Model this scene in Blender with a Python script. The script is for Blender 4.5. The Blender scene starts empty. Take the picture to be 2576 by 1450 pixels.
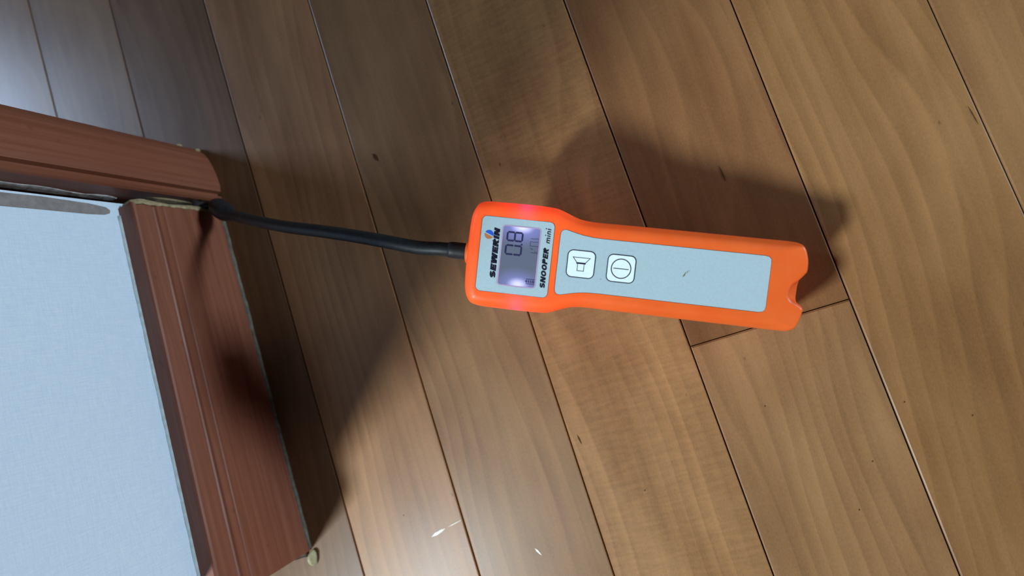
import bpy, bmesh, math, random
from mathutils import Vector, Matrix

random.seed(7)
scene = bpy.context.scene
COL = scene.collection

# ------------------------------------------------------------------ camera
cam_data = bpy.data.cameras.new('camera')
cam_data.sensor_width = 36.0
cam_data.lens = 1600.0 / 2576.0 * 36.0
cam_data.clip_start = 0.01
cam_data.dof.use_dof = True
cam_data.dof.focus_distance = 0.305
cam_data.dof.aperture_fstop = 6.5
cam = bpy.data.objects.new('camera', cam_data)
cam.location = (0.48563546, 0.0, 0.32836527)
cam.rotation_euler = (-0.0175264, 0.34962477, -0.33577202)
COL.objects.link(cam)
scene.camera = cam

# ------------------------------------------------------------------ light and exposure
scene.view_settings.view_transform = 'Standard'
scene.view_settings.look = 'None'
scene.view_settings.exposure = 0.0
scene.view_settings.gamma = 1.0
scene.view_settings.use_curve_mapping = False

scene.cycles.max_bounces = 5
scene.cycles.diffuse_bounces = 3
scene.cycles.glossy_bounces = 3
scene.cycles.transmission_bounces = 3

world = bpy.data.worlds.new('room_ambience')
scene.world = world
world.use_nodes = True
wbg = world.node_tree.nodes['Background']
wbg.inputs['Color'].default_value = (0.78, 0.90, 1.0, 1)
wbg.inputs['Strength'].default_value = 0.028


def area(name, loc, target, sx, sy, power, color, shape='RECTANGLE'):
    d = bpy.data.lights.new(name, 'AREA')
    d.shape = shape
    d.size = sx
    if shape in ('RECTANGLE', 'ELLIPSE'):
        d.size_y = sy
    d.energy = power
    d.color = color
    o = bpy.data.objects.new(name, d)
    o.location = loc
    o.rotation_euler = (Vector(target) - Vector(loc)).to_track_quat('-Z', 'Y').to_euler()
    COL.objects.link(o)
    return o


# ceiling lamp of the next room, past the free corner of the wall pier
area('ceiling_lamp_light', (-0.73, -0.68, 1.50), (0.4, 0.0, 0.0), 0.32, 0.32, 45, (0.82, 0.95, 1.0), 'DISK')
# window of the next room, seen through the doorway
area('window_light', (-2.08, 1.44, 1.02), (0.2, 0.2, 0.0), 0.62, 0.62, 52, (0.52, 0.70, 1.0))
# low window at the far side of this room
area('far_window_light', (2.85, 0.10, 0.40), (0.2, 0.05, 0.05), 0.44, 0.40, 48, (0.73, 0.88, 1.0))

# ------------------------------------------------------------------ material helpers


def new_mat(name):
    m = bpy.data.materials.new(name)
    m.use_nodes = True
    nt = m.node_tree
    return m, nt, nt.nodes['Principled BSDF']


def setp(b, color=None, rough=None, spec=None, **kw):
    if color is not None:
        b.inputs['Base Color'].default_value = (*color, 1)
    if rough is not None:
        b.inputs['Roughness'].default_value = rough
    if spec is not None:
        b.inputs['Specular IOR Level'].default_value = spec
    for k, v in kw.items():
        b.inputs[k.replace('_', ' ')].default_value = v


class N:
    """small node builder"""

    def __init__(self, nt):
        self.nt = nt

    def add(self, t, **kw):
        n = self.nt.nodes.new(t)
        for k, v in kw.items():
            setattr(n, k, v)
        return n

    def link(self, a, b):
        self.nt.links.new(a, b)

    def mapping(self, vec, scale=(1, 1, 1), loc=(0, 0, 0), rot=(0, 0, 0)):
        n = self.add('ShaderNodeMapping')
        n.inputs['Scale'].default_value = scale
        n.inputs['Location'].default_value = loc
        n.inputs['Rotation'].default_value = rot
        self.link(vec, n.inputs['Vector'])
        return n.outputs['Vector']

    def noise(self, vec, scale=5, detail=3, rough=0.5, dist=0.0):
        n = self.add('ShaderNodeTexNoise')
        n.inputs['Scale'].default_value = scale
        n.inputs['Detail'].default_value = detail
        n.inputs['Roughness'].default_value = rough
        n.inputs['Distortion'].default_value = dist
        self.link(vec, n.inputs['Vector'])
        return n.outputs['Fac']

    def rng(self, val, a, b, c, d, smooth=False):
        n = self.add('ShaderNodeMapRange')
        if smooth:
            n.interpolation_type = 'SMOOTHSTEP'
        n.inputs['From Min'].default_value = a
        n.inputs['From Max'].default_value = b
        n.inputs['To Min'].default_value = c
        n.inputs['To Max'].default_value = d
        self.link(val, n.inputs['Value'])
        return n.outputs['Result']

    def math(self, op, a, b=None):
        n = self.add('ShaderNodeMath', operation=op)
        for i, x in enumerate((a, b)):
            if x is None:
                continue
            if isinstance(x, (int, float)):
                n.inputs[i].default_value = x
            else:
                self.link(x, n.inputs[i])
        return n.outputs[0]

    def mix(self, fac, a, b, blend='MIX'):
        n = self.add('ShaderNodeMix', data_type='RGBA', blend_type=blend)
        for idx, x in ((0, fac), (6, a), (7, b)):
            if isinstance(x, (int, float)):
                n.inputs[idx].default_value = x
            elif isinstance(x, tuple):
                n.inputs[idx].default_value = (*x, 1)
            else:
                self.link(x, n.inputs[idx])
        return n.outputs[2]

    def bump(self, h, strength, dist, bsdf):
        n = self.add('ShaderNodeBump')
        n.inputs['Strength'].default_value = strength
        n.inputs['Distance'].default_value = dist
        self.link(h, n.inputs['Height'])
        self.link(n.outputs['Normal'], bsdf.inputs['Normal'])


def plain(name, color, rough=0.5, spec=0.5, var=0.08, scale=300.0):
    m, nt, b = new_mat(name)
    setp(b, color, rough, spec)
    g = N(nt)
    tc = g.add('ShaderNodeTexCoord')
    n = g.noise(tc.outputs['Object'], scale, 4)
    f = g.rng(n, 0.3, 0.7, 1 - var, 1 + var)
    c = g.add('ShaderNodeVectorMath', operation='SCALE')
    c.inputs[0].default_value = color
    g.link(f, c.inputs['Scale'])
    g.link(c.outputs['Vector'], b.inputs['Base Color'])
    return m


# floor boards: tint, figure and seed come from each board
def make_floor_mat():
    m, nt, b = new_mat('floor_board_wood')
    g = N(nt)
    tc = g.add('ShaderNodeTexCoord')
    seed = g.add('ShaderNodeAttribute', attribute_type='OBJECT', attribute_name='seed')
    tint = g.add('ShaderNodeAttribute', attribute_type='OBJECT', attribute_name='tint')
    curl = g.add('ShaderNodeAttribute', attribute_type='OBJECT', attribute_name='curl')
    off = g.add('ShaderNodeCombineXYZ')
    g.link(seed.outputs['Fac'], off.inputs['X'])
    g.link(seed.outputs['Fac'], off.inputs['Y'])
    add = g.add('ShaderNodeVectorMath', operation='ADD')
    g.link(tc.outputs['Object'], add.inputs[0])
    g.link(off.outputs['Vector'], add.inputs[1])
    v = add.outputs['Vector']
    # cathedral growth lines: rings bent by a slow noise
    bend = g.noise(g.mapping(v, (9, 2.2, 1)), 1.0, 2, 0.5)
    sep = g.add('ShaderNodeSeparateXYZ')
    g.link(v, sep.inputs[0])
    ring = g.math('ADD', g.math('MULTIPLY', sep.outputs['X'], 95.0), g.math('MULTIPLY', bend, 12.0))
    fr = g.math('FRACT', ring)
    line = g.rng(fr, 0.0, 0.9, 0.0, 1.0)
    line2 = g.rng(fr, 0.9, 1.0, 1.0, 0.0)
    lines = g.math('MULTIPLY', line, line2)
    fade = g.rng(g.noise(g.mapping(v, (30, 3, 1)), 1.0, 1), 0.32, 0.60, 0.1, 1.0)
    lines = g.math('MULTIPLY', lines, fade)
    streak = g.noise(g.mapping(v, (260, 7, 1)), 1.0, 3, 0.6)
    fleck = g.noise(g.mapping(v, (1900, 600, 1)), 1.0, 1.5, 0.6)
    blot = g.noise(g.mapping(v, (28, 10, 1)), 1.0, 3, 0.55)
    cw = g.noise(g.mapping(v, (70, 420, 1), rot=(0, 0, 0.12)), 1.0, 1.5, 0.6, 0.0)
    val = g.math('ADD', g.math('MULTIPLY', g.rng(streak, 0.3, 0.7, -1, 1), 0.075), g.math('MULTIPLY', g.rng(fleck, 0.3, 0.7, -1, 1), 0.085))
    val = g.math('ADD', val, g.math('MULTIPLY', g.rng(blot, 0.3, 0.7, -1, 1), 0.13))
    val = g.math('ADD', val, g.math('MULTIPLY', lines, 0.24))
    val = g.math('ADD', val, g.math('MULTIPLY', g.math('MULTIPLY', g.rng(cw, 0.35, 0.65, -1, 1), curl.outputs['Fac']), 0.07))
    val = g.math('ADD', val, 0.95)
    base = g.mix(g.rng(blot, 0.3, 0.7, 0, 1), (0.262, 0.133, 0.057), (0.295, 0.163, 0.070))
    c1 = g.mix(1.0, base, tint.outputs['Color'], 'MULTIPLY')
    c = g.add('ShaderNodeVectorMath', operation='SCALE')
    g.link(c1, c.inputs[0])
    g.link(val, c.inputs['Scale'])
    # tiny dark pores
    vor = g.add('ShaderNodeTexVoronoi')
    vor.inputs['Scale'].default_value = 1.0
    g.link(g.mapping(v, (55, 30, 1)), vor.inputs['Vector'])
    pore = g.rng(vor.outputs['Distance'], 0.02, 0.045, 0.55, 0.0)
    c2 = g.mix(pore, c.outputs['Vector'], (0.05, 0.025, 0.012))
    g.link(c2, b.inputs['Base Color'])
    g.link(g.rng(blot, 0.3, 0.7, 0.31, 0.35), b.inputs['Roughness'])
    b.inputs['Specular IOR Level'].default_value = 0.165
    return m


def make_trim_mat():
    m, nt, b = new_mat('reddish_trim_wood')
    g = N(nt)
    tc = g.add('ShaderNodeTexCoord')
    at = g.add('ShaderNodeAttribute', attribute_type='OBJECT', attribute_name='grain_axis')
    mx = g.add('ShaderNodeMix', data_type='VECTOR')
    g.link(at.outputs['Fac'], mx.inputs[0])
    g.link(g.mapping(tc.outputs['Object'], (320, 6, 320)), mx.inputs[4])
    g.link(g.mapping(tc.outputs['Object'], (320, 320, 6)), mx.inputs[5])
    s = g.noise(mx.outputs[1], 1.0, 4, 0.6)
    bl = g.noise(tc.outputs['Object'], 22, 3)
    c = g.mix(g.rng(s, 0.3, 0.7, 0, 1), (0.180, 0.060, 0.034), (0.262, 0.100, 0.060))
    c = g.mix(g.rng(bl, 0.35, 0.65, 0, 0.35), c, (0.19, 0.052, 0.026))
    vor = g.add('ShaderNodeTexVoronoi')
    vor.inputs['Scale'].default_value = 75.0
    g.link(tc.outputs['Object'], vor.inputs['Vector'])
    c = g.mix(g.rng(vor.outputs['Distance'], 0.05, 0.12, 0.22, 0.0), c, (0.05, 0.018, 0.012))
    g.link(c, b.inputs['Base Color'])
    g.link(g.rng(bl, 0.3, 0.7, 0.36, 0.5), b.inputs['Roughness'])
    b.inputs['Specular IOR Level'].default_value = 0.28
    g.bump(s, 0.08, 0.0005, b)
    return m


def make_wall_mat():
    m, nt, b = new_mat('pale_linen_wallpaper')
    g = N(nt)
    tc = g.add('ShaderNodeTexCoord')
    o = tc.outputs['Object']
    a = g.noise(g.mapping(o, (1, 1500, 110)), 1.0, 2, 0.65)
    c = g.noise(g.mapping(o, (1, 110, 1500)), 1.0, 2, 0.65)
    d = g.noise(g.mapping(o, (1, 1400, 1400)), 1.0, 2)
    h = g.math('ADD', g.math('ADD', a, c), g.math('MULTIPLY', d, 0.6))
    big = g.noise(o, 14, 3)
    col = g.mix(g.rng(h, 1.0, 1.6, 0, 1), (0.62, 0.775, 0.93), (0.72, 0.86, 0.985))
    col = g.mix(g.rng(big, 0.35, 0.65, 0, 0.25), col, (0.64, 0.79, 0.95))
    g.link(col, b.inputs['Base Color'])
    setp(b, None, 0.75, 0.25)
    g.bump(h, 0.35, 0.0006, b)
    return m


def make_housing_mat():
    m, nt, b = new_mat('orange_translucent_plastic')
    g = N(nt)
    tc = g.add('ShaderNodeTexCoord')
    o = tc.outputs['Object']
    n = g.noise(o, 260, 4, 0.6)
    n2 = g.noise(o, 45, 3, 0.6)
    col = g.mix(g.rng(n2, 0.35, 0.65, 0, 1), (0.96, 0.142, 0.020), (0.985, 0.170, 0.029))
    g.link(col, b.inputs['Base Color'])
    g.link(g.rng(n, 0.3, 0.7, 0.36, 0.46), b.inputs['Roughness'])
    b.inputs['Specular IOR Level'].default_value = 0.45
    g.bump(g.noise(o, 1500, 2), 0.06, 0.0003, b)
    t = g.add('ShaderNodeBsdfTranslucent')
    t.inputs['Color'].default_value = (1.0, 0.16, 0.20, 1)
    mx = g.add('ShaderNodeMixShader')
    mx.inputs['Fac'].default_value = 0.10
    g.link(b.outputs['BSDF'], mx.inputs[1])
    g.link(t.outputs['BSDF'], mx.inputs[2])
    g.link(mx.outputs['Shader'], nt.nodes['Material Output'].inputs['Surface'])
    return m


def make_label_mat(name, color):
    m, nt, b = new_mat(name)
    g = N(nt)
    tc = g.add('ShaderNodeTexCoord')
    o = tc.outputs['Object']
    n = g.noise(o, 900, 3)
    sm = g.noise(g.mapping(o, (130, 210, 1), rot=(0, 0, 0.5)), 1.0, 4, 0.6)
    dirt = g.rng(sm, 0.68, 0.80, 0.0, 0.16)
    col = g.mix(g.rng(n, 0.3, 0.7, 0, 1), tuple(x * 0.96 for x in color), tuple(x * 1.03 for x in color))
    col = g.mix(dirt, col, tuple(x * 0.55 for x in color))
    g.link(col, b.inputs['Base Color'])
    setp(b, None, 0.55, 0.35)
    g.bump(g.noise(o, 2500, 2), 0.08, 0.0002, b)
    return m


def make_screen_mat():
    # back-lit LCD: two side LEDs at the short ends of the panel
    m, nt, b = new_mat('backlit_lcd')
    g = N(nt)
    tc = g.add('ShaderNodeTexCoord')
    o = tc.outputs['Object']
    setp(b, (0.13, 0.142, 0.175), 0.35, 0.4)
    total = None
    for (cx, cy, core, halo, k) in ((0.0220, 0.0136, 0.0038, 0.0105, 1.0), (0.0224, -0.0118, 0.0035, 0.0085, 0.85)):
        p = g.mapping(o, (0.62, 1.0, 0.0), loc=(-cx * 0.62, -cy, 0))
        ln = g.add('ShaderNodeVectorMath', operation='LENGTH')
        g.link(p, ln.inputs[0])
        d = ln.outputs['Value']
        c1 = g.rng(d, 0.0, core, 0.85 * k, 0.0, True)
        c2 = g.rng(d, 0.0, halo, 0.50 * k, 0.0, True)
        white = g.mix(1.0, (0.80, 0.82, 1.0), c1, 'MULTIPLY')
        blue = g.mix(1.0, (0.26, 0.26, 0.95), c2, 'MULTIPLY')
        s = g.mix(1.0, white, blue, 'ADD')
        total = s if total is None else g.mix(1.0, total, s, 'ADD')
    total = g.mix(1.0, total, (0.012, 0.014, 0.040), 'ADD')
    g.link(total, b.inputs['Emission Color'])
    b.inputs['Emission Strength'].default_value = 1.0
    return m


M = {
    'floor': make_floor_mat(),
    'subfloor': plain('dark_subfloor', (0.012, 0.009, 0.008), 0.9, 0.1),
    'trim': make_trim_mat(),
    'wall': make_wall_mat(),
    'caulk': plain('pale_caulk', (0.135, 0.122, 0.095), 0.7, 0.2, 0.3, 260),
    'raw': plain('raw_fibreboard', (0.33, 0.27, 0.16), 0.9, 0.1, 0.35, 420),
    'wall_caulk': plain('yellowed_wall_caulk', (0.47, 0.54, 0.57), 0.7, 0.2, 0.15, 260),
    'lump': plain('yellowed_caulk_lump', (0.50, 0.45, 0.26), 0.6, 0.3, 0.2, 300),
    'plaster': plain('torn_plaster', (0.60, 0.58, 0.57), 0.9, 0.1, 0.4, 300),
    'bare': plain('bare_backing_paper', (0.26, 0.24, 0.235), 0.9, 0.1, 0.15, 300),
    'scratch': plain('whitish_scratch', (0.88, 0.84, 0.78), 0.5, 0.5, 0.3, 900),  # scratched wood, its near-white colour standing in for a specular glint
    'dent': plain('dark_dent', (0.10, 0.045, 0.020), 0.95, 0.05, 0.2, 900),
    'orange': make_housing_mat(),
    'label': make_label_mat('blue_grey_label_film', (0.445, 0.57, 0.62)),
    'button': make_label_mat('white_key_film', (0.85, 0.98, 1.0)),
    'ink': plain('black_ink', (0.012, 0.010, 0.026), 0.6, 0.2, 0.1, 500),
    'rim': plain('label_rim_shadow_gap', (0.045, 0.03, 0.03), 0.7, 0.2),  # dark colour stands in for the shade in the label recess
    'lcd_ink': plain('lcd_segment', (0.030, 0.028, 0.085), 0.5, 0.2, 0.1, 500),
    'lcd_faint': plain('lcd_segment_faint', (0.060, 0.062, 0.105), 0.5, 0.2, 0.1, 500),
    'blue': plain('logo_blue', (0.022, 0.115, 0.60), 0.5, 0.3, 0.05),
    'brown': plain('logo_orange_brown', (0.52, 0.20, 0.075), 0.5, 0.3, 0.05),
    'rubber': plain('black_rubber', (0.021, 0.023, 0.026), 0.48, 0.4, 0.3, 500),
    'smudge': plain('brown_smudge', (0.20, 0.19, 0.13), 0.8, 0.1, 0.3, 900),
    'smudge_light': plain('grey_smudge', (0.30, 0.37, 0.37), 0.8, 0.1, 0.2, 900),
}
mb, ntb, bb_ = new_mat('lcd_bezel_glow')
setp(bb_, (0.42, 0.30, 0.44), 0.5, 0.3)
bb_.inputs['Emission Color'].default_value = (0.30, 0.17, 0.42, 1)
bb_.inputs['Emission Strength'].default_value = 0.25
M['bezel'] = mb
M['screen'] = make_screen_mat()
ml, ntl, bl_ = new_mat('red_led')
bl_.inputs['Base Color'].default_value = (0.8, 0.02, 0.02, 1)
bl_.inputs['Emission Color'].default_value = (1.0, 0.02, 0.10, 1)
bl_.inputs['Emission Strength'].default_value = 1700.0
M['led'] = ml

# ------------------------------------------------------------------ object helpers


def obj(name, verts, faces, mat, parent=None, smooth=False, matrix=None):
    me = bpy.data.meshes.new(name)
    me.from_pydata([tuple(v) for v in verts], [], faces)
    bm = bmesh.new()
    bm.from_mesh(me)
    bmesh.ops.recalc_face_normals(bm, faces=bm.faces)
    bm.to_mesh(me)
    bm.free()
    if smooth:
        for p in me.polygons:
            p.use_smooth = True
    me.materials.append(mat)
    o = bpy.data.objects.new(name, me)
    COL.objects.link(o)
    if parent is not None:
        o.parent = parent
    if matrix is not None:
        o.matrix_local = matrix
    return o


def loft(rings, close_ring=True, cap=True):
    n = len(rings[0])
    v = [p for r in rings for p in r]
    f = []
    for i in range(len(rings) - 1):
        for j in range(n if close_ring else n - 1):
            a, b = i * n + j, i * n + (j + 1) % n
            f.append((a, b, b + n, a + n))
    if cap:
        f.append(tuple(range(n)))
        f.append(tuple((len(rings) - 1) * n + j for j in range(n)))
    return v, f


def slab(poly, z0, z1):
    return loft([[(x, y, z0) for x, y in poly], [(x, y, z1) for x, y in poly]])


def rrect(x0, x1, y0, y1, r, seg=6):
    pts = []
    for cx, cy, a0 in ((x1 - r, y1 - r, 0), (x0 + r, y1 - r, 90), (x0 + r, y0 + r, 180), (x1 - r, y0 + r, 270)):
        for i in range(seg + 1):
            a = math.radians(a0 + 90 * i / seg)
            pts.append((cx + r * math.cos(a), cy + r * math.sin(a)))
    return pts


def ring_slab(outer, inner, z0, z1):
    n = len(outer)
    v = [(x, y, z1) for x, y in outer] + [(x, y, z1) for x, y in inner] + [(x, y, z0) for x, y in outer] + [(x, y, z0) for x, y in inner]
    f = []
    for j in range(n):
        k = (j + 1) % n
        f += [(j, k, n + k, n + j), (2 * n + j, 2 * n + k, k, j), (n + j, n + k, 3 * n + k, 3 * n + j), (2 * n + j, 3 * n + j, 3 * n + k, 2 * n + k)]
    return v, f


def strokes(lines, w, z0, z1, closed=False):
    """flat ink strokes of width w along polylines"""
    V, Fc = [], []
    for ln in lines:
        cl = closed
        pts = [Vector(p) for p in ln]
        if len(pts) > 2 and (pts[0] - pts[-1]).length < 1e-9:
            pts = pts[:-1]
            cl = True
        n = len(pts)
        L, R = [], []
        for i in range(n):
            a = pts[(i - 1) % n] if (i > 0 or cl) else None
            c = pts[(i + 1) % n] if (i < n - 1 or cl) else None
            d1 = (pts[i] - a).normalized() if a is not None else None
            d2 = (c - pts[i]).normalized() if c is not None else None
            d1 = d1 or d2
            d2 = d2 or d1
            n1, n2 = Vector((-d1.y, d1.x)), Vector((-d2.y, d2.x))
            m = n1 + n2
            if m.length < 1e-6:
                m = n1
            m.normalize()
            k = min(1.0 / max(m.dot(n1), 0.35), 2.2) * w / 2
            L.append(pts[i] + m * k)
            R.append(pts[i] - m * k)
        b = len(V)
        for i in range(n):
            V += [(*L[i], z1), (*R[i], z1), (*L[i], z0), (*R[i], z0)]
        for i in range(n if cl else n - 1):
            p, q = b + 4 * i, b + 4 * ((i + 1) % n)
            Fc += [(p, p + 1, q + 1, q), (p, q, q + 2, p + 2), (p + 1, p + 3, q + 3, q + 1)]
    return V, Fc


def catmull(pts, per=6):
    n = len(pts)
    out = []
    for i in range(n):
        p0, p1, p2, p3 = (Vector(pts[(i + k) % n]) for k in (-1, 0, 1, 2))
        for s in range(per):
            t = s / per
            out.append(0.5 * ((2 * p1) + (p2 - p0) * t + (2 * p0 - 5 * p1 + 4 * p2 - p3) * t * t + (3 * p1 - p0 - 3 * p2 + p3) * t ** 3))
    return out


def jag(n, amp):
    return [random.uniform(-amp, amp) for _ in range(n)]


def tube(path, radii, seg=20):
    rings = []
    pts = [Vector(p) for p in path]
    nrm = None
    for i, p in enumerate(pts):
        t = (pts[min(i + 1, len(pts) - 1)] - pts[max(i - 1, 0)]).normalized()
        if nrm is None:
            nrm = t.cross(Vector((0, 0, 1))).normalized()
        nrm = (nrm - t * nrm.dot(t)).normalized()
        bn = t.cross(nrm)
        rings.append([p + (nrm * math.cos(2 * math.pi * k / seg) + bn * math.sin(2 * math.pi * k / seg)) * radii[i] for k in range(seg)])
    return loft(rings)


# ------------------------------------------------------------------ the floor
def sheet(name, x0, x1, y0, y1, z0, z1, mat, parent=None):
    v, f = slab([(x0, y0), (x1, y0), (x1, y1), (x0, y1)], z0, z1)
    return obj(name, v, f, mat, parent)


floor = sheet('floor', -1.3, 1.9, -1.9, 1.9, -0.03, -0.0075, M['subfloor'])
floor['kind'] = 'structure'
floor['label'] = 'brown glossy wooden floor of long narrow boards'

SEAMS = {1: (0.0696, 0.01516), 2: (0.1432, 0.02384), 3: (0.2242, 0.0121), 4: (0.29975, 0.00988), 5: (0.37495, 0.00109),
         6: (0.45021, -0.01074), 7: (0.52521, -0.01422), 8: (0.59972, -0.02737)}


def seam_x(k, y):
    yy = max(-0.42, min(0.42, y))
    if k < 1:
        a, b = SEAMS[1][0] + (k - 1) * 0.075, 0.015
    elif k > 8:
        a, b = SEAMS[8][0] + (k - 8) * 0.075, -0.027
    else:
        a, b = SEAMS[k]
    return a + b * yy


TILT = {0: 0.0, 1: 0.002, 2: -0.004, 3: 0.001, 4: 0.0, 5: -0.001, 6: 0.0005, 7: 0.0}
TINT = {0: (0.95, 0.95, 1.0), 1: (0.84, 0.84, 0.92), 2: (0.62, 0.60, 0.68), 3: (1.07, 0.98, 1.03), 4: (0.92, 0.90, 0.97), 5: (1.14, 1.07, 1.02),
        6: (0.84, 0.73, 0.70), 66: (1.04, 1.0, 1.02), 7: (0.98, 0.90, 0.82), 8: (0.95, 0.88, 0.83)}


def board(k, y0, y1, tint, curl=0.0, tilt=0.0):
    g = 0.00022                                  # half of the joint
    e0, e1 = y0 + g, y1 - g
    ys = sorted(set([e0, e1] + [q for q in (-0.42, 0.42) if e0 < q < e1]))
    cx, cy = (seam_x(k, (y0 + y1) / 2) + seam_x(k + 1, (y0 + y1) / 2)) / 2, (y0 + y1) / 2
    bev = 0.00075
    rings = []

    def section(y, drop, inset):
        xl, xr = seam_x(k, y) + g, seam_x(k + 1, y) - g
        prof = [(xl, -0.0075), (xl, -bev), (xl + bev * 0.3, -bev * 0.3), (xl + bev, 0.0), (xr - bev, 0.0), (xr - bev * 0.3, -bev * 0.3), (xr, -bev), (xr, -0.0075)]
        out = []
        for x, z in prof:
            zz = min(z, -drop) + (tilt * (x - cx) if z > -0.005 else 0)
            out.append((x - cx, y - cy, zz))
        return out
    rings.append(section(ys[0], bev, 0))
    rings.append(section(ys[0] + bev, 0, 0))
    for y in ys[1:-1]:
        rings.append(section(y, 0, 0))
    rings.append(section(ys[-1] - bev, 0, 0))
    rings.append(section(ys[-1], bev, 0))
    v, f = loft(rings)
    o = obj('plank', v, f, M['floor'], floor, matrix=Matrix.Translation((cx, cy, 0)))
    o['tint'] = tuple(float(t) for t in tint)
    o['curl'] = float(curl)
    o['seed'] = random.uniform(0, 40)
    return o


PL = {}
for k in range(-17, 24):
    if k == 6:
        cuts = [-1.8, -0.925, -0.0247, 0.875, 1.8]
    else:
        a = random.uniform(0.45, 0.75)
        cuts = [-1.8, a - 1.0, a, min(a + 0.9, 1.7), 1.8] if k % 2 else [-1.8, -0.40 - 0.3 * random.random() - 0.0, 0.55 + 0.2 * random.random(), 1.35, 1.8]
    for i in range(len(cuts) - 1):
        inview = cuts[i] < 0.4 and cuts[i + 1] > -0.2
        if k in TINT and inview:
            t = TINT[k]
            if k == 6 and cuts[i + 1] < 0.0:
                t = TINT[66]
        else:
            q = random.uniform(0.85, 1.08)
            t = (q, q * random.uniform(0.95, 1.02), q * random.uniform(0.94, 1.05))
        o = board(k, cuts[i], cuts[i + 1], t, 1.0 if (k == 5 and inview) else random.choice((0, 0, 0.15)), TILT.get(k, 0.0))
        if inview:
            PL[(k, i)] = o


def floor_mark(name, pts, mat, h=0.00012):
    """small mark with its own shape, on the board it lies on"""
    cx = sum(p[0] for p in pts) / len(pts)
    cy = sum(p[1] for p in pts) / len(pts)
    best = None
    for o in PL.values():
        d = o.data
        lx, ly = cx - o.location.x, cy - o.location.y
        if min(v.co.x for v in d.vertices) <= lx <= max(v.co.x for v in d.vertices) and min(v.co.y for v in d.vertices) <= ly <= max(v.co.y for v in d.vertices):
            best = o
    loc = best.location
    v, f = slab([(x - loc.x, y - loc.y) for x, y in pts], -0.0002, h)
    return obj(name, v, f, mat, best)


def sliver(a, b, w):
    a, b = Vector(a), Vector(b)
    d = (b - a)
    nn = Vector((-d.y, d.x)).normalized() * w / 2
    return [tuple(a), tuple(a + d * 0.3 + nn), tuple(a + d * 0.7 + nn * 0.8), tuple(b), tuple(a + d * 0.75 - nn * 0.7), tuple(a + d * 0.35 - nn)]


floor_mark('scratch', sliver((0.2757, -0.0868), (0.2863, -0.0838), 0.0017), M['scratch'])
floor_mark('scratch', sliver((0.2880, -0.0835), (0.2985, -0.0812), 0.0004), M['scratch'])
floor_mark('scratch', sliver((0.3362, -0.1050), (0.3389, -0.1094), 0.0010), M['scratch'])
floor_mark('dent', sliver((0.3135, 0.1378), (0.3158, 0.1320), 0.0024), M['dent'])
floor_mark('dent', sliver((0.3797, -0.0520), (0.3806, -0.0575), 0.0009), M['dent'])
floor_mark('dent', sliver((0.5958, 0.0400), (0.5968, 0.0310), 0.0005), M['dent'])
floor_mark('dent', sliver((0.4922, 0.0555), (0.4930, 0.0470), 0.0008), M['dent'])
for px, py in ((0.5314, -0.0756), (0.498, -0.118), (0.4745, -0.062), (0.5105, -0.098), (0.5545, -0.088), (0.262, -0.071), (0.405, -0.088)):
    floor_mark('dent', [(px + 0.00034 * math.cos(a), py + 0.00042 * math.sin(a * 1.0 + 0.4)) for a in (0, 1.2, 2.3, 3.4, 4.4, 5.4)], M['dent'])

# ------------------------------------------------------------------ wall pier
YC = -0.065                                       # free corner of the pier
YB = -0.078                                       # free corner of its baseboard


def front_x(y):                                   # front of the baseboard
    return 0.1895 + (y + 0.078) * 0.02294


def wall_x(y):
    return front_x(y) - 0.0125


wv, wf = slab([(wall_x(YC), YC), (wall_x(0.1503), 0.1503), (-1.0, 0.1503), (-1.0, YC)], 0.0, 2.4)
wv2, wf2 = slab([(0.10, 0.1540), (0.10, 0.1940), (-1.0, 0.1940), (-1.0, 0.1540)], 0.0, 2.4)
wf = wf + [tuple(i + len(wv) for i in q) for q in wf2]
wv = wv + wv2
wall = obj('wall_left', wv, wf, M['wall'])
wall['kind'] = 'structure'
wall['label'] = 'pale wall pier covered in linen textured wallpaper'
# strip along the casing where the paper has come off, showing the backing
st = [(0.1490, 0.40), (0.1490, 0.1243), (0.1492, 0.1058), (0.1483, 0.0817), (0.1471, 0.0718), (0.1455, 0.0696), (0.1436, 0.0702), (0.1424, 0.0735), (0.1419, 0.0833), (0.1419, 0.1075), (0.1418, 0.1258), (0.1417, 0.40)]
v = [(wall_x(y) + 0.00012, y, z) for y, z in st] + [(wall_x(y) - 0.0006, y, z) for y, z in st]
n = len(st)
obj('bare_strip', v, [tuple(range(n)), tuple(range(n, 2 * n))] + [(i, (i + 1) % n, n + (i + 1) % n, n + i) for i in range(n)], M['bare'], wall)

# ------------------------------------------------------------------ baseboards
PROF = [(-0.0123, 0.0), (0.0, 0.0), (0.0, 0.0440), (-0.0004, 0.0446), (-0.0004, 0.0452), (0.0, 0.0458), (0.0, 0.0498), (-0.0010, 0.0506), (-0.0014, 0.0516), (-0.0010, 0.0526),
        (-0.0002, 0.0532), (-0.0006, 0.0580), (-0.0010, 0.0628), (-0.0014, 0.0640), (-0.0022, 0.0645), (-0.0123, 0.0645)]


def zs(y):                                        # the board is a little taller towards its free end
    return 1.0 + 0.10 * (0.145 - y) / 0.223


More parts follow.
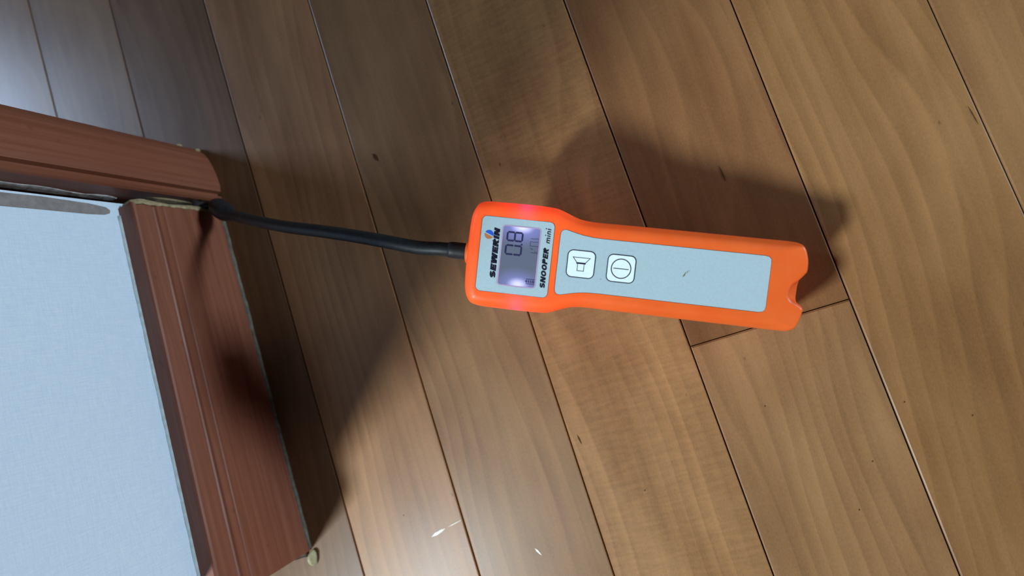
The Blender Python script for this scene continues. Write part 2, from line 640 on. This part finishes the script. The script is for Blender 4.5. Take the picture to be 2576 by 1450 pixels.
YE = 0.1470
rings = []
for y in (YE, 0.06, YB):
    r = []
    for o_, z in PROF:
        yy = y - (o_ * 1.05 if y == YB else 0)
        r.append((front_x(yy) + o_, yy, z * zs(yy)))
    rings.append(r)
v, f = loft(rings)
bb = obj('baseboard_left', v, f, M['trim'])
bb['kind'] = 'structure'
bb['grain_axis'] = 0.0
bb['label'] = 'reddish brown moulded baseboard under the pale wall'
rings = []
for x in (0.0, -0.9):
    r = []
    for o_, z in PROF:
        yy = YB - o_ * 1.05
        r.append((front_x(yy) + o_ if x == 0.0 else x, yy, z * zs(yy)))
    rings.append(r)
v, f = loft(rings)
b2 = obj('baseboard_right', v, f, M['trim'])
b2['kind'] = 'structure'
b2['grain_axis'] = 0.0
b2['label'] = 'reddish brown baseboard return around the free wall corner'

# caulk along the floor and along the top edge
rings = []
ny = 46
ja, jb = jag(ny, 0.0003), jag(ny, 0.00035)
for i in range(ny):
    y = 0.1415 + (YB + 0.001 - 0.1415) * i / (ny - 1)
    x = front_x(y)
    rings.append([(x - 0.001, y, 0.0), (x + 0.0014 + ja[i], y, 0.0), (x + 0.0008 + ja[i] * 0.5, y, 0.0009), (x + 0.0002, y, 0.0018 + jb[i]), (x - 0.001, y, 0.0018 + jb[i])])
v, f = loft(rings)
obj('caulk_bead', v, f, M['caulk'], bb, True)
rings = []
ja = jag(ny, 0.0003)
for i in range(ny):
    y = 0.1425 + (YC + 0.001 - 0.1425) * i / (ny - 1)
    x = wall_x(y)
    z = 0.0645 * zs(y)
    rings.append([(x - 0.0003, y, z - 0.0003), (x + 0.0012, y, z - 0.0003), (x + 0.0006, y, z + 0.0008), (x + 0.0002, y, z + 0.0014 + ja[i] * 0.6), (x - 0.0003, y, z + 0.0014 + ja[i] * 0.6)])
v, f = loft(rings)
obj('caulk_bead', v, f, M['wall_caulk'], bb, True)
# lump of caulk at the free corner
lump = []
for i, (s, z) in enumerate(((1.0, 0.0), (1.05, 0.0015), (0.8, 0.0045), (0.35, 0.0062))):
    lump.append([(0.1912 + s * 0.0017 * math.cos(a) * (1 + 0.2 * math.sin(3 * a)) + 0.0003 * math.sin(a), -0.0825 + s * 0.0046 * math.sin(a), z) for a in [2 * math.pi * j / 12 for j in range(12)]])
v, f = loft(lump)
obj('caulk_lump', v, f, M['lump'], b2, True)
rings = []
for i in range(14):
    x = 0.187 - 0.06 * i / 13
    rings.append([(x, YB + 0.001, 0.0), (x, YB - 0.0035 + random.uniform(-0.0006, 0.0006), 0.0), (x, YB - 0.0012, 0.0022), (x, YB + 0.001, 0.0038 + random.uniform(-0.0006, 0.0006))])
v, f = loft(rings)
obj('caulk_bead', v, f, M['caulk'], b2, True)
# broken raw end of the board beside the casing
m_ = 24
lo, hi = [], []
V, Fc = [], []
zz = [0.005 + 0.059 * i / (m_ - 1) for i in range(m_)]
for i, z in enumerate(zz):
    x = front_x(YE) + (0.0003 if z < 0.0615 else -0.0022)
    w0 = 0.0013 + random.uniform(-0.0003, 0.0004)
    w1 = 0.0009 + 0.0010 * math.sin(i * 0.23) ** 2 + random.uniform(-0.0002, 0.0002)
    V += [(x, YE - w0, z), (x + 0.0003, YE, z), (x - 0.0008, YE + w1, z), (x - 0.0070, YE + w1 * 0.6, z), (x - 0.0070, YE - 0.0004, z)]
for i in range(m_ - 1):
    for j in range(5):
        a, b = 5 * i + j, 5 * i + (j + 1) % 5
        Fc.append((a, b, b + 5, a + 5))
Fc += [(0, 1, 2, 3, 4), tuple(5 * (m_ - 1) + j for j in range(5))]
obj('raw_end', V, Fc, M['raw'], bb)

# ------------------------------------------------------------------ door casing
CAS = [(0.101, 0.1540), (0.1780, 0.1532), (0.1956, 0.1533), (0.1970, 0.1541), (0.1979, 0.1553), (0.1977, 0.1563), (0.1958, 0.1570), (0.1950, 0.1578), (0.1956, 0.1588), (0.1984, 0.1596),
       (0.1994, 0.1630), (0.1992, 0.1685), (0.1986, 0.1735), (0.1976, 0.1785), (0.1957, 0.1846), (0.1933, 0.1888), (0.1903, 0.1924), (0.1870, 0.1948), (0.1830, 0.1962), (0.101, 0.1962)]
v, f = slab(CAS, 0.0, 2.1)
cas = obj('trim_1', v, f, M['trim'])
cas['kind'] = 'structure'
cas['grain_axis'] = 1.0
cas['label'] = 'reddish brown rounded door casing with a beaded edge'
# torn plaster left on the side of the casing
m_ = 40
V, Fc = [], []
for i in range(m_):
    z = 0.064 + 0.36 * (i / (m_ - 1)) ** 1.3
    w = 0.0042 + 0.0014 * math.sin(i * 0.9) * math.sin(i * 0.37) + 0.003 * min(1, max(0, (z - 0.06) / 0.05)) + random.uniform(-0.0005, 0.0005)
    V += [(0.1795, 0.1536, z), (0.1795, 0.1529 + random.uniform(-0.0001, 0.0001), z), (0.1795 + w * 0.8, 0.15295 + random.uniform(-0.0001, 0.0001), z), (0.1795 + w, 0.1536, z)]
for i in range(m_ - 1):
    for j in range(4):
        a, b = 4 * i + j, 4 * i + (j + 1) % 4
        Fc.append((a, b, b + 4, a + 4))
Fc += [(0, 1, 2, 3), tuple(4 * (m_ - 1) + j for j in range(4))]
obj('torn_plaster', V, Fc, M['plaster'], cas)
m_ = 16
V, Fc = [], []
for i in range(m_):
    z = 0.016 + 0.034 * (i / (m_ - 1))
    t = math.sin(math.pi * i / (m_ - 1))
    V += [(0.1865, 0.1536, z), (0.1872, 0.1534 - 0.0014 * t + random.uniform(-0.0002, 0.0002), z), (0.1890 + 0.0014 * t, 0.1533 - 0.0008 * t, z), (0.1905 + 0.001 * t, 0.1537, z)]
for i in range(m_ - 1):
    for j in range(4):
        a, b = 4 * i + j, 4 * i + (j + 1) % 4
        Fc.append((a, b, b + 4, a + 4))
Fc += [(0, 1, 2, 3), tuple(4 * (m_ - 1) + j for j in range(4))]
obj('torn_plaster', V, Fc, M['raw'], cas)
# chips of raw wood on the far edge at the foot
for (x0, y0, z0, z1, r_) in ((0.1866, 0.1952, 0.0095, 0.0135, 0.0010), (0.1912, 0.1918, 0.0, 0.0040, 0.0012)):
    rr = []
    for z, s in ((z0, 0.5), (z0 + (z1 - z0) * 0.3, 1.0), (z0 + (z1 - z0) * 0.7, 0.9), (z1, 0.4)):
        rr.append([(x0 + s * r_ * math.cos(a), y0 + s * r_ * math.sin(a), z) for a in [2 * math.pi * j / 8 for j in range(8)]])
    v, f = loft(rr)
    obj('wood_chip', v, f, M['raw'], cas, True)

# ------------------------------------------------------------------ gas detector
U = Vector((0.86930722, -0.41997581, -0.26062479)).normalized()
Vv = Vector((0.43500967, 0.90042578, 0.0)).normalized()
Nn = U.cross(Vv)
H = Vector((0.38172103, 0.04780806, 0.0700))
DM = Matrix(((U.x, Vv.x, Nn.x, H.x), (U.y, Vv.y, Nn.y, H.y), (U.z, Vv.z, Nn.z, H.z), (0, 0, 0, 1)))
det = bpy.data.objects.new('gas_detector', None)
det.empty_display_size = 0.02
COL.objects.link(det)
det.matrix_world = DM
det['label'] = 'orange handheld gas detector with grey keypad and black gooseneck probe on the floor'
det['category'] = 'gas detector'

mm = 0.001
half = [(-2.2, 0), (-2.15, 8), (-1.7, 15.5), (-0.6, 19.6), (1.7, 22.6), (6, 23.65), (12, 23.8), (22.8, 23.8), (32, 23.75), (36.5, 23.35), (40.5, 22.0), (46, 19.95), (51, 19.2), (57, 19.1), (65, 19.2),
        (92, 19.4), (124, 19.55), (136, 19.6), (140.5, 19.25), (143.0, 17.7), (144.5, 14.5), (145.3, 11.0)]


def outline(depth):
    """plan outline; depth = how deep the finger notch in the tail is"""
    notch = [(145.3, 7.2), (144.6 - 0.08 * depth, 5.2), (144.9 - 0.45 * depth, 3.0), (145.1 - 0.88 * depth, 0.6), (145.2 - depth, -1.8), (145.1 - 0.92 * depth, -4.4), (144.9 - 0.48 * depth, -6.0),
             (145.2 - 0.08 * depth, -7.6), (145.6, -9.3)]
    low = [(x, -y) for x, y in reversed(half[1:])]
    return catmull(half + notch + low, 5)


def inset(pts, d):
    n = len(pts)
    nrm = []
    for i in range(n):
        t = (pts[(i + 1) % n] - pts[i - 1]).normalized()
        nrm.append(Vector((-t.y, t.x)))
    out = []
    for i, p in enumerate(pts):
        nr = Vector((0, 0))
        for q in range(-3, 4):
            nr += nrm[(i + q) % n] * (4 - abs(q))
        nr.normalize()
        k = 1.0 if p.x < 134 else max(0.38, 1.0 - (p.x - 134) / 8 * 0.62)
        out.append(p - nr * d * k)
    return out


o0 = outline(5.6)
area2 = sum(o0[i].x * o0[(i + 1) % len(o0)].y - o0[(i + 1) % len(o0)].x * o0[i].y for i in range(len(o0)))
SGN = 1.0 if area2 < 0 else -1.0
levels = []
TH = 33.0
R1 = 6.3
RH = 5.0
levels.append((0.0, RH + 0.7))
for a in range(0, 91, 15):
    s, c = math.sin(math.radians(a)), math.cos(math.radians(a))
    levels.append((-R1 * (1 - c), RH * (1 - s)))
levels += [(-9.0, 0.0), (-12.0, 0.05), (-17.0, 0.3), (-22.0, 0.7), (-27.0, 1.1)]
for a in range(15, 91, 15):
    s, c = math.sin(math.radians(a)), math.cos(math.radians(a))
    levels.append((-27.0 - 6.0 * s, 1.1 + 6.0 * (1 - c)))
levels.append((-33.0, 8.2))
rings = []
for z, d in levels:
    dep = 5.6 if z > -4 else max(0.5, 5.6 - (-4 - z) * 0.85)
    rings.append([(p.x * mm, p.y * mm, z * mm) for p in inset(outline(dep), d * SGN)])
v, f = loft(rings)
housing = obj('housing', v, f, M['orange'], det, True)
for p_ in housing.data.polygons:
    if len(p_.vertices) > 6:
        p_.use_smooth = False
housing['label'] = 'bright orange plastic housing with a finger notch'

# red indicator LEDs glowing through the housing sides
for s in (1, -1):
    rr = []
    for i in range(7):
        a = math.pi * i / 6
        rr.append([((22.7 + 0.8 * max(math.sin(a), 0.02) * math.cos(q)) * mm, (s * 19.7 + 0.8 * max(math.sin(a), 0.02) * math.sin(q)) * mm, (-4.4 + 0.8 * math.cos(a)) * mm) for q in [2 * math.pi * j / 10 for j in range(10)]])
    v, f = loft(rr)
    led = obj('indicator_led', v, f, M['led'], det)
    led['label'] = 'red indicator light glowing through the orange housing'


def s2(pts):
    return [(x * mm, y * mm) for x, y in pts]


def grow(poly, d):
    P = [Vector(p) for p in poly]
    n = len(P)
    A = sum(P[i].x * P[(i + 1) % n].y - P[(i + 1) % n].x * P[i].y for i in range(n))
    sg = -1 if A > 0 else 1
    out = []
    for i in range(n):
        t = (P[(i + 1) % n] - P[i - 1]).normalized()
        out.append(tuple(P[i] + Vector((-t.y, t.x)) * d * sg))
    return out


# display label
lab1 = rrect(3.95, 35.85, -16.35, 16.75, 2.1)
v, f = slab(s2(grow(lab1, 0.16)), -0.3 * mm, 0.05 * mm)
obj('label_rim', v, f, M['rim'], det)  # added dark plate, paints a recess shadow round the display label
v, f = slab(s2(lab1), -0.3 * mm, 0.22 * mm)
dl = obj('display_label', v, f, M['label'], det)
dl['label'] = 'pale blue grey front label around the display'
# keypad label
hp = [(38.85, 0), (38.8, 6), (38.85, 11.6), (39.05, 13.1), (39.9, 14.05), (41.3, 14.2), (43.2, 13.75), (45.6, 13.15), (49, 12.45), (53, 12.0), (58, 11.85), (78, 11.9), (110, 12.0), (126.2, 12.05), (127.8, 11.75), (128.7, 10.9), (128.95, 9.4), (128.95, 0)]
lab2 = hp + [(x, -y) for x, y in reversed(hp[1:-1])]
v, f = slab(s2(grow(lab2, 0.16)), -0.3 * mm, 0.05 * mm)
obj('label_rim', v, f, M['rim'], det)  # same painted recess shadow round the keypad label
v, f = slab(s2(lab2), -0.3 * mm, 0.22 * mm)
kl = obj('keypad_label', v, f, M['label'], det)
kl['label'] = 'long pale blue grey label with two keys'
ZL = 0.22

# screen
win = rrect(13.1, 30.35, -13.0, 13.75, 1.5)
inn = rrect(13.65, 29.85, -12.5, 13.25, 1.0)
v, f = ring_slab(s2(win), s2(inn), (ZL - 0.1) * mm, (ZL + 0.10) * mm)
bz = obj('screen_bezel', v, f, M['bezel'], det)
v, f = slab(s2(grow(inn, 0.1)), (ZL - 0.1) * mm, (ZL + 0.03) * mm)
scr = obj('lcd_screen', v, f, M['screen'], det)
scr['label'] = 'back-lit screen reading 0.8'
ZS = ZL + 0.03


def seg_bar(p, q, w):
    p, q = Vector(p), Vector(q)
    d = (q - p).normalized()
    n_ = Vector((-d.y, d.x)) * w / 2
    return [tuple(p + d * 0.05), tuple(p + d * w * 0.5 + n_), tuple(q - d * w * 0.5 + n_), tuple(q - d * 0.05), tuple(q - d * w * 0.5 - n_), tuple(p + d * w * 0.5 - n_)]


def digit(u0, u1, v0, v1, on, name='digit'):
    um = (u0 + u1) / 2
    segs = {'a': ((u0, v0), (u0, v1)), 'g': ((um, v0), (um, v1)), 'd': ((u1, v0), (u1, v1)), 'f': ((u0, v0), (um, v0)), 'b': ((u0, v1), (um, v1)), 'e': ((um, v0), (u1, v0)), 'c': ((um, v1), (u1, v1))}
    V, Fc = [], []
    for k in on:
        v_, f_ = slab(s2(seg_bar(*segs[k], 0.82)), (ZS - 0.02) * mm, (ZS + 0.02) * mm)
        Fc += [tuple(i + len(V) for i in q) for q in f_]
        V += v_
    return obj(name, V, Fc, M['lcd_ink'], scr)


digit(15.7, 22.35, 7.05, 10.75, 'abcdefg')
digit(15.55, 22.35, 1.05, 4.95, 'abcdef')
v, f = slab(s2([(21.95, 5.35), (22.75, 5.4), (22.7, 6.1), (21.9, 6.05)]), (ZS - 0.02) * mm, (ZS + 0.02) * mm)
obj('decimal_point', v, f, M['lcd_ink'], scr)
# cropped unit legend at the lower edge of the screen
v, f = strokes([s2(l) for l in ([(26.6, 2.75), (28.3, 2.7)], [(28.1, 2.6), (29.65, 2.55)], [(28.2, 3.3), (29.5, 2.9)], [(26.2, 4.6), (27.5, 4.05)], [(26.15, 5.55), (29.65, 5.6)], [(26.1, 5.6), (26.0, 7.45)], [(26.0, 7.5), (27.6, 7.4), (29.65, 7.6)], [(26.1, 8.8), (27.3, 8.75), (28.4, 8.9), (29.65, 8.85)])], 0.26 * mm, (ZS - 0.02) * mm, (ZS + 0.02) * mm)
obj('unit_legend', v, f, M['lcd_faint'], scr)
bars = [[(25.9, -9.05), (29.65, -8.95)], [(25.9, -11.05), (29.65, -11.1)], [(25.75, -10.45), (25.75, -9.6)]]
V, Fc = strokes([s2(b) for b in bars], 0.3 * mm, (ZS - 0.02) * mm, (ZS + 0.02) * mm)
for u_ in (26.25, 27.05, 27.9, 28.7, 29.35):
    v_, f_ = slab(s2([(u_ - 0.22, -10.65), (u_ + 0.22, -10.65), (u_ + 0.22, -9.45), (u_ - 0.22, -9.45)]), (ZS - 0.02) * mm, (ZS + 0.02) * mm)
    Fc += [tuple(i + len(V) for i in q) for q in f_]
    V += v_
obj('battery_symbol', V, Fc, M['lcd_ink'], scr)

# ------- lettering: heavy sloped capitals drawn as strokes
def arc(cx, cy, rx, ry, a0, a1, n_=10):
    return [(cx + rx * math.cos(math.radians(a0 + (a1 - a0) * i / n_)), cy + ry * math.sin(math.radians(a0 + (a1 - a0) * i / n_))) for i in range(n_ + 1)]


def glyph(c, t):
    """strokes in a box of height 1, returns (polylines, width)"""
    h = t / 2
    if c == 'S':
        w = 0.80
        ry = (0.5 - h) / 2
        up = arc(w / 2, 0.5 + ry, w / 2 - h, ry, 20, 270, 14)
        dn = arc(w / 2, 0.5 - ry, w / 2 - h, ry, 90, -160, 14)
        return [up + dn[1:]], w
    if c == 'E':
        w = 0.70
        return [[(w, 1 - h), (h, 1 - h), (h, h), (w, h)], [(h, 0.5), (w * 0.93, 0.5)]], w
    if c == 'W':
        w = 1.18
        return [[(h, 1), (0.31, 0.0)], [(0.31, 0), (w / 2, 1.0)], [(w / 2, 1.0), (w - 0.31, 0)], [(w - 0.31, 0), (w - h, 1)]], w
    if c == 'R':
        w = 0.80
        return [[(h, 0), (h, 1)], [(h, 1 - h), (w * 0.55, 1 - h)] + arc(w * 0.55, 0.72, w * 0.45 - h, 0.28 - h, 90, -90, 8) + [(h, 0.44 + h)], [(w * 0.45, 0.50), (w - h, 0)]], w
    if c == 'P':
        w = 0.76
        return [[(h, 0), (h, 1)], [(h, 1 - h), (w * 0.52, 1 - h)] + arc(w * 0.52, 0.70, w * 0.48 - h, 0.30 - h, 90, -90, 8) + [(h, 0.40 + h)]], w
    if c == 'I':
        return [[(h, 0), (h, 1)]], t
    if c == 'N':
        w = 0.82
        return [[(h, 0), (h, 1)], [(h * 1.1, 1), (w - h * 1.1, 0)], [(w - h, 0), (w - h, 1)]], w
    if c == 'O':
        w = 0.88
        e = arc(w / 2, 0.5, w / 2 - h, 0.5 - h, 0, 360, 24)
        e[-1] = e[0]
        return [e], w
    if c == 'm':
        w = 0.84
        x2 = w / 2
        return [[(h, 0), (h, 0.62)], [(h, 0.42)] + arc((h + x2) / 2, 0.40, (x2 - h) / 2, 0.22 - h * 0.5, 170, 0, 8) + [(x2, 0)], [(x2, 0.42)] + arc((w - h + x2) / 2, 0.40, (w - h - x2) / 2, 0.22 - h * 0.5, 170, 0, 8) + [(w - h, 0)]], w
    if c == 'n':
        w = 0.52
        return [[(h, 0), (h, 0.62)], [(h, 0.42)] + arc(w / 2, 0.38, w / 2 - h, 0.24 - h * 0.5, 170, 0, 8) + [(w - h, 0)]], w
    if c == 'i':
        return [[(h, 0), (h, 0.62)], [(h, 0.80), (h, 0.80 + t * 1.1)]], t
    return [], 0.3


def lettering(name, text, t, gap, u_base, v0, v1, cap, slope, parent, mat):
    lines = []
    x = 0.0
    for c in text:
        pl, w = glyph(c, t)
        for l in pl:
            lines.append([(x + px, py) for px, py in l])
        x += w + gap
    total = x - gap
    k = (v1 - v0 - slope * cap) / total
    V_, F_ = [], []
    z0, z1 = (ZL - 0.02) * mm, (ZL + 0.03) * mm
    for l in lines:
        if len(l) == 2 and abs(l[0][0] - l[1][0]) > 1e-6 and abs(l[0][1] - l[1][1]) > 1e-6:
            (ax, ay), (bx_, by) = l
            hw = t * 0.56
            a_, b_ = slab([(ax - hw, ay), (ax + hw, ay), (bx_ + hw, by), (bx_ - hw, by)], z0, z1)
        else:
            a_, b_ = strokes([l], t, z0, z1)
        F_ += [tuple(i + len(V_) for i in q) for q in b_]
        V_ += a_
    # text runs along +v, its up direction is -u
    v_ = [((u_base - y_ * cap) * mm, (v0 + x_ * k + y_ * cap * slope) * mm, z_) for x_, y_, z_ in V_]
    f_ = F_
    return obj(name, v_, f_, mat, parent)


o = lettering('brand_lettering', 'SEWERIN', 0.315, 0.035, 12.25, -10.45, 12.15, 2.65, 0.24, dl, M['ink'])
o['label'] = 'bold black sloped maker lettering left of the screen'
o = lettering('model_lettering', 'SNOOPER', 0.285, 0.06, 34.45, -12.45, 5.65, 2.35, 0.22, dl, M['ink'])
o['label'] = 'bold black sloped model lettering right of the screen'
o = lettering('model_lettering', 'mini', 0.165, 0.15, 34.55, 7.45, 14.1, 2.45, 0.16, dl, M['ink'])
o['label'] = 'thin black sloped lower case lettering'

# round two-tone logo
ca = math.atan2(8.14 - 9.64, 9.5 - 5.82)
for nm, s, mt in (('logo_upper_half', 1, 'blue'), ('logo_lower_half', -1, 'brown')):
    a0 = ca if s > 0 else ca + math.pi
    pts = [(7.53 + 2.02 * math.cos(a0 + math.radians(a)), 8.72 + 2.02 * math.sin(a0 + math.radians(a))) for a in range(6, 175, 8)]
    v, f = slab(s2(pts), (ZL - 0.02) * mm, (ZL + 0.02) * mm)
    obj(nm, v, f, M[mt], dl)

# keys
def key(cx, cy, w, h_, marks, lw, name):
    poly = rrect(cx - w / 2, cx + w / 2, cy - h_ / 2, cy + h_ / 2, 2.5)
    v_, f_ = slab(s2(poly), (ZL - 0.05) * mm, (ZL + 0.12) * mm)
    k = obj('key', v_, f_, M['button'], det)
    k['label'] = name
    v_, f_ = ring_slab(s2(poly), s2(grow(poly, -0.40)), (ZL + 0.10) * mm, (ZL + 0.15) * mm)
    obj('key_outline', v_, f_, M['ink'], k)
    V_, F_ = [], []
    for pl, w_ in marks:
        a_, b_ = strokes([s2(pl)], w_ * mm, (ZL + 0.10) * mm, (ZL + 0.14) * mm)
        F_ += [tuple(i + len(V_) for i in q) for q in b_]
        V_ += a_
    obj('key_symbol', V_, F_, M['ink'], k)


horn = [([(45.35, 2.85), (52.75, 2.85), (50.85, 0.6), (47.15, 0.6), (45.35, 2.85)], 0.30), ([(46.95, 0.32), (51.08, 0.32)], 0.52), ([(47.58, 0.3), (47.58, -2.92), (50.4, -2.92), (50.4, 0.3)], 0.27)]
key(48.97, 0.03, 12.35, 12.15, horn, 0.3, 'white key with a horn symbol')
circ = arc(66.43, -0.05, 4.2, 4.2, 0, 360, 40)
circ[-1] = circ[0]
key(66.44, -0.06, 12.4, 12.2, [(circ, 0.42), ([(63.1, -0.1), (69.7, -0.1)], 0.36)], 0.3, 'white power key with a circle and bar')

# smudges on the keypad label
def smudge(pts, mat):
    v_, f_ = slab(s2(pts), (ZL - 0.02) * mm, (ZL + 0.012) * mm)
    obj('smudge', v_, f_, mat, kl)


smudge([(93.0, -0.7), (93.7, -0.2), (94.0, 0.7), (94.2, 1.5), (93.7, 1.3), (93.3, 0.5), (92.9, -0.2)], M['smudge'])
smudge([(94.2, 1.6), (95.0, 2.4), (95.9, 2.5), (95.1, 1.9), (94.6, 1.0)], M['smudge_light'])
smudge([(57.9, -5.6), (58.5, -5.3), (58.3, -5.8)], M['smudge'])

# ------- gooseneck probe
def collar_ring(u_, r_):
    return [(u_ * mm, r_ * mm * math.cos(2 * math.pi * j / 24), (-14.5 + r_ * math.sin(2 * math.pi * j / 24)) * mm) for j in range(24)]


v, f = loft([collar_ring(1.0, 6.2), collar_ring(-2.4, 6.0), collar_ring(-3.4, 5.6), collar_ring(-4.0, 4.9), collar_ring(-4.2, 4.2)])
obj('probe_collar', v, f, M['orange'], det, True)


def to_local(p):
    return DM.inverted() @ Vector(p)


PATH = [to_local(q) for q in ((0.3532, 0.0609, 0.0602), (0.3373, 0.0699, 0.0597), (0.3196, 0.0796, 0.0572), (0.2988, 0.0903, 0.0525), (0.2758, 0.1017, 0.0460), (0.2571, 0.1117, 0.0390), (0.2406, 0.1209, 0.0315), (0.2300, 0.1268, 0.0262))]
ctrl = [Vector((0.004, 0, -0.0145)), Vector((-0.006, 0, -0.0145)), Vector((-0.016, -0.0001, -0.0146))] + PATH


def spline(ctrl_, per):
    out = []
    n_ = len(ctrl_)
    for i in range(n_ - 1):
        p0, p1, p2, p3 = ctrl_[max(i - 1, 0)], ctrl_[i], ctrl_[i + 1], ctrl_[min(i + 2, n_ - 1)]
        for s in range(per):
            t = s / per
            out.append(0.5 * ((2 * p1) + (p2 - p0) * t + (2 * p0 - 5 * p1 + 4 * p2 - p3) * t * t + (3 * p1 - p0 - 3 * p2 + p3) * t ** 3))
    out.append(ctrl_[-1])
    return out


sp = spline(ctrl, 10)
v, f = tube(sp, [0.0033] * len(sp))
obj('gooseneck', v, f, M['rubber'], det, True)
sl = [Vector((-0.003 - 0.0095 * i / 6, 0, -0.0145)) for i in range(7)]
v, f = tube(sl, [0.0038, 0.0039, 0.0039, 0.0039, 0.0039, 0.0039, 0.0036], 24)
obj('strain_relief', v, f, M['rubber'], det, True)
tip = spline([to_local(q) for q in ((0.2360, 0.1235, 0.0292), (0.2239, 0.1305, 0.0230), (0.2120, 0.1390, 0.0180), (0.2045, 0.1458, 0.0145), (0.1970, 0.1492, 0.0118), (0.1900, 0.1502, 0.0112))], 6)
nt_ = len(tip)
rad = []
for i in range(nt_):
    t = i / (nt_ - 1)
    r_ = 0.0034 + 0.0026 * min(1, max(0, (t - 0.20) / 0.16))
    if t > 0.52:
        r_ = 0.0060 - 0.0038 * min(1, (t - 0.52) / 0.22)
    rad.append(r_)
v, f = tube(tip, rad, 24)
o = obj('sensor_tip', v, f, M['rubber'], det, True)
o['label'] = 'dark sensor tip pushed into the gap beside the baseboard'
